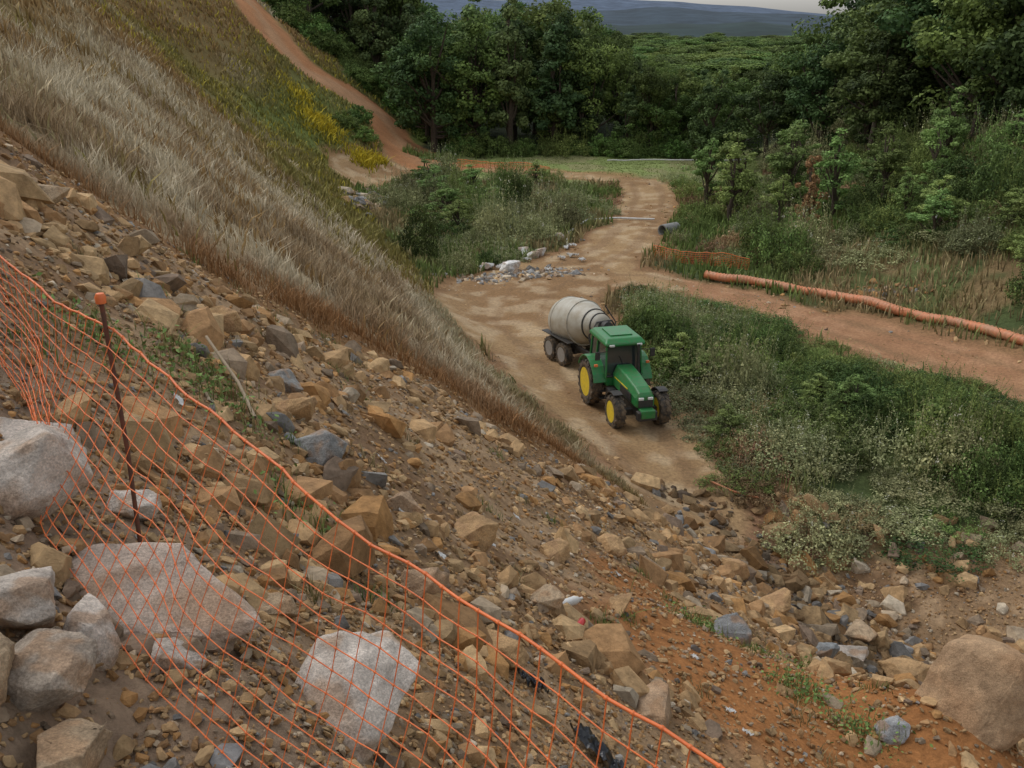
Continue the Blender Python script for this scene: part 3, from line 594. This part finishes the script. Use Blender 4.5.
for sx in (-1,1):
    a,b=sorted((sx*.6,sx*1.08)); fender('rear_fender_%d'%(sx+2),a,b,0,.84,.93,R(25),R(165),M_green)
    a,b=sorted((sx*.64,sx*.97)); fender('front_fender_%d'%(sx+2),a,b,-2.42,.6,.65,R(20),R(110),M_dark)
    box('mirror_%d'%(sx+2),M_dark,T_,(sx*1.0-.09,-1.05,1.95),(sx*1.0+.09,-1.0,2.25),.02); tubeobj('mirror_arm',M_dark,T_,[(sx*.62,-.9,2.2),(sx*1.0,-1.02,2.2)],.015,6)
    box('rear_lamp_%d'%(sx+2),M_orange,T_,(sx*.95-.06,-.78,1.62),(sx*.95+.06,-.70,1.70),.01)
tubeobj('exhaust',M_dark,T_,[(.44,-1.15,1.3),(.46,-1.12,1.9),(.46,-1.1,2.45)],.05,10)
box('step',M_dark,T_,(-.82,-.9,.45),(-.5,-.55,.5)); box('step',M_dark,T_,(-.80,-.9,.72),(-.5,-.6,.76)); box('fuel_tank',M_dark,T_,(-.66,-1.3,.5),(-.36,-.95,.95),.05); box('battery_box',M_dark,T_,(.36,-1.3,.5),(.66,-.6,.95),.05)
# ------------------------------------------------------------ tank trailer
tz=float(H(np.array([2.0]),np.array([34.0]))[0])
K=empty('tank_trailer',(2.50,33.7,tz+.02),R(27)); K.scale=(.84,.84,.86)
for y in (-.05,1.0):
    for sx in (-1,1): wheel(K,'wheel',sx*.86,y+.1,.5,.34,sx,16,M_steel)
box('chassis_beam_1',M_dark,K,(-.5,-1.6,.72),(-.38,1.9,.9)); box('chassis_beam_2',M_dark,K,(.38,-1.6,.72),(.5,1.9,.9)); box('axle_1',M_dark,K,(-.8,.0,.44),(.8,.1,.56)); box('axle_2',M_dark,K,(-.8,1.05,.44),(.8,1.15,.56))
box('bogie_1',M_dark,K,(-.5,-.2,.5),(-.38,1.4,.76)); box('bogie_2',M_dark,K,(.38,-.2,.5),(.5,1.4,.76))
prism('drawbar',M_dark,K,[[(-.5,-1.6,.72),(.5,-1.6,.72),(.5,-1.6,.88),(-.5,-1.6,.88)],[(-.08,-3.3,.6),(.08,-3.3,.6),(.08,-3.3,.72),(-.08,-3.3,.72)]],.02)
TR=R(-9)
D=lathe('tank',M_tank,K,[(-1.75,.30),(-1.7,.42),(-1.15,.60),(-.75,.76),(-.3,.90),(.2,.97),(.9,.97),(1.35,.86),(1.6,.68),(1.66,.5),(1.70,.25),(1.71,.001)],'Y',48,(0,.15,1.72),True,(TR,0,0))
def tr_r(a): return np.interp(a,[-1.75,-1.7,-1.15,-.75,-.3,.2,.9,1.35],[.3,.42,.6,.76,.9,.97,.97,.86])
for a,m_ in ((-1.5,M_dark),(-1.1,M_dark),(-.3,M_tank),(.95,M_tank)):
    r_=float(tr_r(a)); lathe('tank_band',m_,K,[(a-.03,r_-.02),(a-.03,r_+.03),(a+.03,r_+.03),(a+.03,r_-.02)],'Y',48,(0,.15,1.72),True,(TR,0,0),cap=False)
for t in range(3): 
    aa=t*2.094; tubeobj('front_strut',M_dark,K,[(.5*math.cos(aa),-1.55,1.5+.5*math.sin(aa)),(.2*math.cos(aa),-2.0,1.42)],.03,6)
lathe('outlet',M_dark,K,[(-2.15,.001),(-2.14,.24),(-1.6,.28)],'Y',24,(0,.15,1.68),True,(TR,0,0)); lathe('rear_hatch',M_steel,K,[(1.66,.34),(1.76,.33),(1.78,.001)],'Y',30,(0,.15,1.72),True,(TR,0,0))
tubeobj('hose',M_black,K,[(.5,-1.2,1.0),(.75,-1.6,1.3),(.6,-2.0,1.5),(.2,-2.1,1.3)],.05,8); tubeobj('frame_hoop',M_dark,K,[(-.5,-1.62,.85),(-.7,-1.62,1.7),(-.35,-1.62,2.2),(.35,-1.62,2.2),(.7,-1.62,1.7),(.5,-1.62,.85)],.04,6)
tubeobj('frame_bar',M_dark,K,[(-.7,-1.62,1.5),(.7,-1.62,1.5)],.03,6); tubeobj('ladder_rail',M_dark,K,[(.5,-1.5,.85),(.95,-1.0,1.9),(.6,-.7,2.55)],.03,6)
box('mudguard_1',M_dark,K,(-1.02,-.5,1.08),(-.72,1.75,1.12)); box('mudguard_2',M_dark,K,(.72,-.5,1.08),(1.02,1.75,1.12))
# ------------------------------------------------------------ orange corrugated pipe
def drape(pts,n,dz,wob=.15,seed=1):
    pts=np.array(pts,float); d=np.concatenate([[0],np.cumsum(np.hypot(*np.diff(pts,axis=0).T))]); s=np.linspace(0,d[-1],n)
    x=np.interp(s,d,pts[:,0])+ (fbm(s,s*0+seed,3,2)-.5)*wob*4; y=np.interp(s,d,pts[:,1])+(fbm(s,s*0+seed+9,3,2)-.5)*wob*4
    return np.stack([x,y,H0(x,y)+dz+(fbm(s,s*0+seed+5,2,2)-.5)*wob],-1)
P=drape([(9.5,46.0),(11.5,44.2),(15,40.6),(18.4,35.2),(20.5,31),(23,27)],420,.22,.24)
rr=np.where(np.arange(420)%3==0,.21,.18); o=tubeobj('drainage_pipe',M_opipe,None,P,rr,14)
P=drape([(3.0,52.8),(3.3,56.5),(4.6,60.2),(6.6,60.8),(8.6,60.4)],60,.14,.1,4); tubeobj('white_hose',M_white,None,P,.06,8)
P=drape([(5.2,24.6),(5.9,24.0),(6.7,23.6)],20,.12,.05,4); tubeobj('orange_hose',M_opipe,None,P,.03,8)
P=drape([(19.4,46.0),(20.4,47.2),(21.0,48.8)],20,.9,.2,6); tubeobj('white_hose',M_white,None,P,.05,8)
P=drape([(8,86.5),(13,87),(20,86)],20,.3,.2,6); tubeobj('white_hose',M_white,None,P,.06,8)
lathe('concrete_pipe',plainmat('concrete',(.25,.25,.24),.9,bump=.2),None,[(-.6,.34),(.6,.34),(.6,.28),(-.6,.28),(-.6,.34)],'Y',36,(9.0,56.8,.25),True,(0,0,R(-50)),cap=False)
boulder('white_sack',-.1,47.6,1.3,.7,.8,.3,(.78,.77,.74),91)
for k,(x,y) in enumerate([(1.1,50.8),(1.5,51.2),(.6,51.5),(2.6,54.5),(-1.2,48.2),(2.2,63.5)]): boulder('white_sack',x,y,.8,.6,.6,k,(.6,.59,.56),95+k)
# ------------------------------------------------------------ orange net fences
def net(name,top,bot,na,nb,r,seed,sagamp=.02,knot=True):
    def rs(P,n):
        P=np.array(P,float); d=np.concatenate([[0],np.cumsum(np.linalg.norm(np.diff(P,axis=0),axis=1))]); s=np.linspace(0,d[-1],n); return np.stack([np.interp(s,d,P[:,k]) for k in range(3)],-1)
    A=rs(top,na); B=rs(bot,na); g=np.zeros((na,nb,3))
    for j in range(nb):
        t=j/(nb-1); g[:,j]=A*(1-t)+B*t
    I,J=np.meshgrid(np.arange(na),np.arange(nb),indexing='ij')
    w=(fbm(I*1.0+seed,J*.7,9,3)-.5)*2; w2=(fbm(I+seed+60,J*1.0,2.0,2)-.5)
    t=J/(nb-1)
    sn=np.sin(np.pi*np.clip(t,.05,.95))
    g[...,0]+= -.7*w*.12*sn; g[...,1]+=-.7*w*.12*sn; g[...,2]+=w2*sagamp*1.6-.05*np.sin(np.pi*t)
    g[...,0]+=w2*.02; g[...,2]+=(fbm(I+seed,J*0.,9,2)-.5)*.05*(1-t)
    Vs=[];Fs=[];o=0
    def add(p,rad,seg):
        nonlocal o
        v,f=tube(p,rad,seg); Vs.append(v);Fs.append(f+o);o+=len(v)
    for j in range(nb): add(g[:,j],r*(2.2 if j==0 else 1.0),5)
    for i in range(na): add(g[i],r*.85,4)
    if knot:
        k0=np.array([(1,0,0),(-1,0,0),(0,1,0),(0,-1,0),(0,0,1),(0,0,-1)])*1.0; kf=np.array([(0,2,4),(2,1,4),(1,3,4),(3,0,4),(2,0,5),(1,2,5),(3,1,5),(0,3,5)])
        G_=g.reshape(-1,3); rad=np.where(J.reshape(-1)==0,r*4.2,r*2.8)
        v=(G_[:,None]+k0[None]*rad[:,None,None]).reshape(-1,3); f3=(kf[None]+(np.arange(len(G_))*6)[:,None,None]).reshape(-1,3)+o
        F=[np.concatenate(Fs),f3]; Vs.append(v)
    else: F=np.concatenate(Fs)
    return newmesh(name,np.concatenate(Vs),F,None,[M_orange],True)
def gz(x,y,d=0): return float(H(np.array([x]),np.array([y]))[0])+d
fe=empty('orange_mesh_fence')
top=[(-5.2,7.9,10.75),(-3.6,6.2,10.4),(-2.8,5.4,10.27),(-2.35,4.95,10.16),(-1.9,4.52,10.13),(-1.14,3.74,9.94),(-.62,3.22,9.81),(-.1,2.7,9.77),(.25,2.35,9.72),(.52,2.08,9.69),(1.3,1.3,9.72)]
bp=[(-5.2,7.9),(-3.6,6.2),(-2.8,5.4),(-2.45,4.8),(-2.15,4.05),(-1.45,3.35),(-.85,2.9),(-.2,2.45),(.2,2.1),(.5,1.8),(1.3,1.1)]
bot=[(x,y,gz(x,y,.04)) for x,y in bp]
nt_=net('netting',top,bot,104,14,.0027,3); nt_.parent=fe
def post(x,y,zt,name='post'):
    z0=gz(x,y,-.2); tubeobj(name,M_rust,fe,[(x,y,z0),(x+.005,y,(z0+zt)/2),(x-.02,y,zt)],.012,8)
    lathe('cap',M_orange,fe,[(-.025,.016),(-.023,.024),(.008,.026),(.024,.018),(.028,.001)],'Z',16,(x-.02,y,zt))
post(-1.9,4.52,10.28); post(1.1,1.5,9.85); post(-4.4,7.05,10.75)
net('orange_mesh_fence',[(7.2,50.2,.75),(8.6,49.2,.6),(10.4,48.2,.8),(11.5,47.6,.6)],[(7.2,50.2,.1),(8.6,49.2,.05),(10.4,48.2,.1),(11.5,47.6,.1)],40,8,.009,8,.05,False)
net('orange_mesh_fence',[(-4.5,84,.7),(-2,83.5,.5),(1,82,.7),(3,81,.4)],[(-4.5,84,.1),(-2,83.5,.05),(1,82,.1),(3,81,.1)],50,6,.013,8,.05,False)
# ------------------------------------------------------------ litter
e=empty('plastic_bottle',(.58,8.6,gz(.58,8.6,.16)),.5)
lathe('body',M_white,e,[(-.13,.001),(-.125,.04),(.05,.045),(.09,.03),(.11,.014),(.14,.014),(.142,.001)],'X',18)
e=empty('drink_can',(.62,7.75,gz(.62,7.75,.15)),1.2)
lathe('body',plainmat('red_can',(.5,.03,.03),.3),e,[(-.06,.001),(-.058,.028),(-.05,.033),(.05,.033),(.058,.028),(.06,.001)],'X',18)
gx,gy=np.meshgrid(np.linspace(0,1,40),np.linspace(0,1,16)); 
def sheet(name,x0,y0,sx,sy,rz,mat,amp=.12,seed=0):
    X_=(gx-.5)*sx*(1+.3*(fbm(gy*3+seed,gx*0,1,2)-.5)); Y_=(gy-.5)*sy; xx=x0+X_*math.cos(rz)-Y_*math.sin(rz); yy=y0+X_*math.sin(rz)+Y_*math.cos(rz)
    zz=H(xx,yy)+.03+amp*fbm(gx*9+seed,gy*5,1,3)
    ii=(np.arange(15)[:,None]*40+np.arange(39)[None]).ravel(); newmesh(name,np.stack([xx,yy,zz],-1).reshape(-1,3),np.stack([ii,ii+1,ii+41,ii+40],1),None,[mat],True)
sheet('black_plastic_sheet',.62,5.6,.38,.2,-.5,M_black,.13,2); sheet('black_plastic_sheet',.15,6.0,.2,.12,.3,M_black,.13,7); sheet('black_plastic_sheet',4.2,12.6,.5,.25,.3,M_black,.2,9)
tubeobj('wooden_stake',plainmat('weathered_wood',(.35,.27,.18),.9),None,[(-2.75,8.6,gz(-2.75,8.6,.2)),(-2.3,7.9,gz(-2.3,7.9,.15)),(-2.05,7.4,gz(-2.05,7.4,.1))],.015,6)
for k in range(14):
    sheet('paper_scrap',rng.uniform(-3,3),rng.uniform(6,12),.1,.06,rng.uniform(0,3),M_white,.05,k)
for k in range(16):
    sheet('paper_scrap',rng.uniform(-1.5,4),rng.uniform(47,56),.4,.25,rng.uniform(0,3),M_white,.25,k)
# ------------------------------------------------------------ far hills
def ridge(name,yd,f,col,x0,x1):
    n=260; xx=np.linspace(x0,x1,n); V=[];F=[]
    prof=[0,.35,.75,1,.8,0]; dep=[-.25,-.15,-.05,0,.08,.3]
    for p,d in zip(prof,dep): V.append(np.stack([xx,yd*(1+d)+0*xx,f(xx)*p+(fbm(xx,xx*0+d*50,yd*.02,3)-.5)*f(xx)*.15*(p<1)-5*(p==0)],-1))
    V=np.concatenate(V)
    for r in range(5): 
        ii=r*n+np.arange(n-1); F.append(np.stack([ii,ii+1,ii+n+1,ii+n],1))
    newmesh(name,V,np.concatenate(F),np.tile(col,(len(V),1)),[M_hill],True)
M_hill=attrmat('haze_tinted_woods',nscale=.02,namt=.45,det=8)  # distance haze is painted into the ridge base colours, bluer farther out
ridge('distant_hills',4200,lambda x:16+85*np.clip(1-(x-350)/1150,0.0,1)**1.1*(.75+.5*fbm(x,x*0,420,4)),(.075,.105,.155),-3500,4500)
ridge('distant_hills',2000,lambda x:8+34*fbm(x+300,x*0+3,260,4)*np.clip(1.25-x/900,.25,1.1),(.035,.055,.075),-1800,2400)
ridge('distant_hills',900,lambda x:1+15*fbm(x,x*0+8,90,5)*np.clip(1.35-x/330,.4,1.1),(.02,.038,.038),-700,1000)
# ------------------------------------------------------------ camera, light
cam=bpy.data.cameras.new('camera'); co=bpy.data.objects.new('camera',cam); scene.collection.objects.link(co)
co.location=(0,0,11.5); co.rotation_euler=(R(70),0,0); cam.sensor_width=36; cam.lens=36*1000/1024; cam.clip_end=20000; scene.camera=co
w=bpy.data.worlds.new('World'); scene.world=w; w.use_nodes=True; nt=w.node_tree; bg=nt.nodes['Background']
sk=nt.nodes.new('ShaderNodeTexSky'); sk.sky_type='NISHITA'; sk.sun_disc=False; sk.sun_elevation=R(52); sk.sun_rotation=R(-60); sk.dust_density=2; sk.air_density=1.2
hsv=nt.nodes.new('ShaderNodeHueSaturation'); hsv.inputs['Saturation'].default_value=.22; hsv.inputs['Value'].default_value=1.5
nt.links.new(sk.outputs[0],hsv.inputs['Color']); nt.links.new(hsv.outputs[0],bg.inputs[0]); bg.inputs[1].default_value=.13
sl=bpy.data.lights.new('sun','SUN'); sl.energy=.6; sl.angle=R(30); sl.color=(1,.98,.94); so=bpy.data.objects.new('sun',sl); scene.collection.objects.link(so)
az=R(-60); el=R(52); d=Vector((math.sin(az)*math.cos(el),math.cos(az)*math.cos(el),math.sin(el))); so.rotation_euler=d.to_track_quat('Z','Y').to_euler()
scene.view_settings.view_transform='Standard'; scene.view_settings.look='None'; scene.view_settings.exposure=0
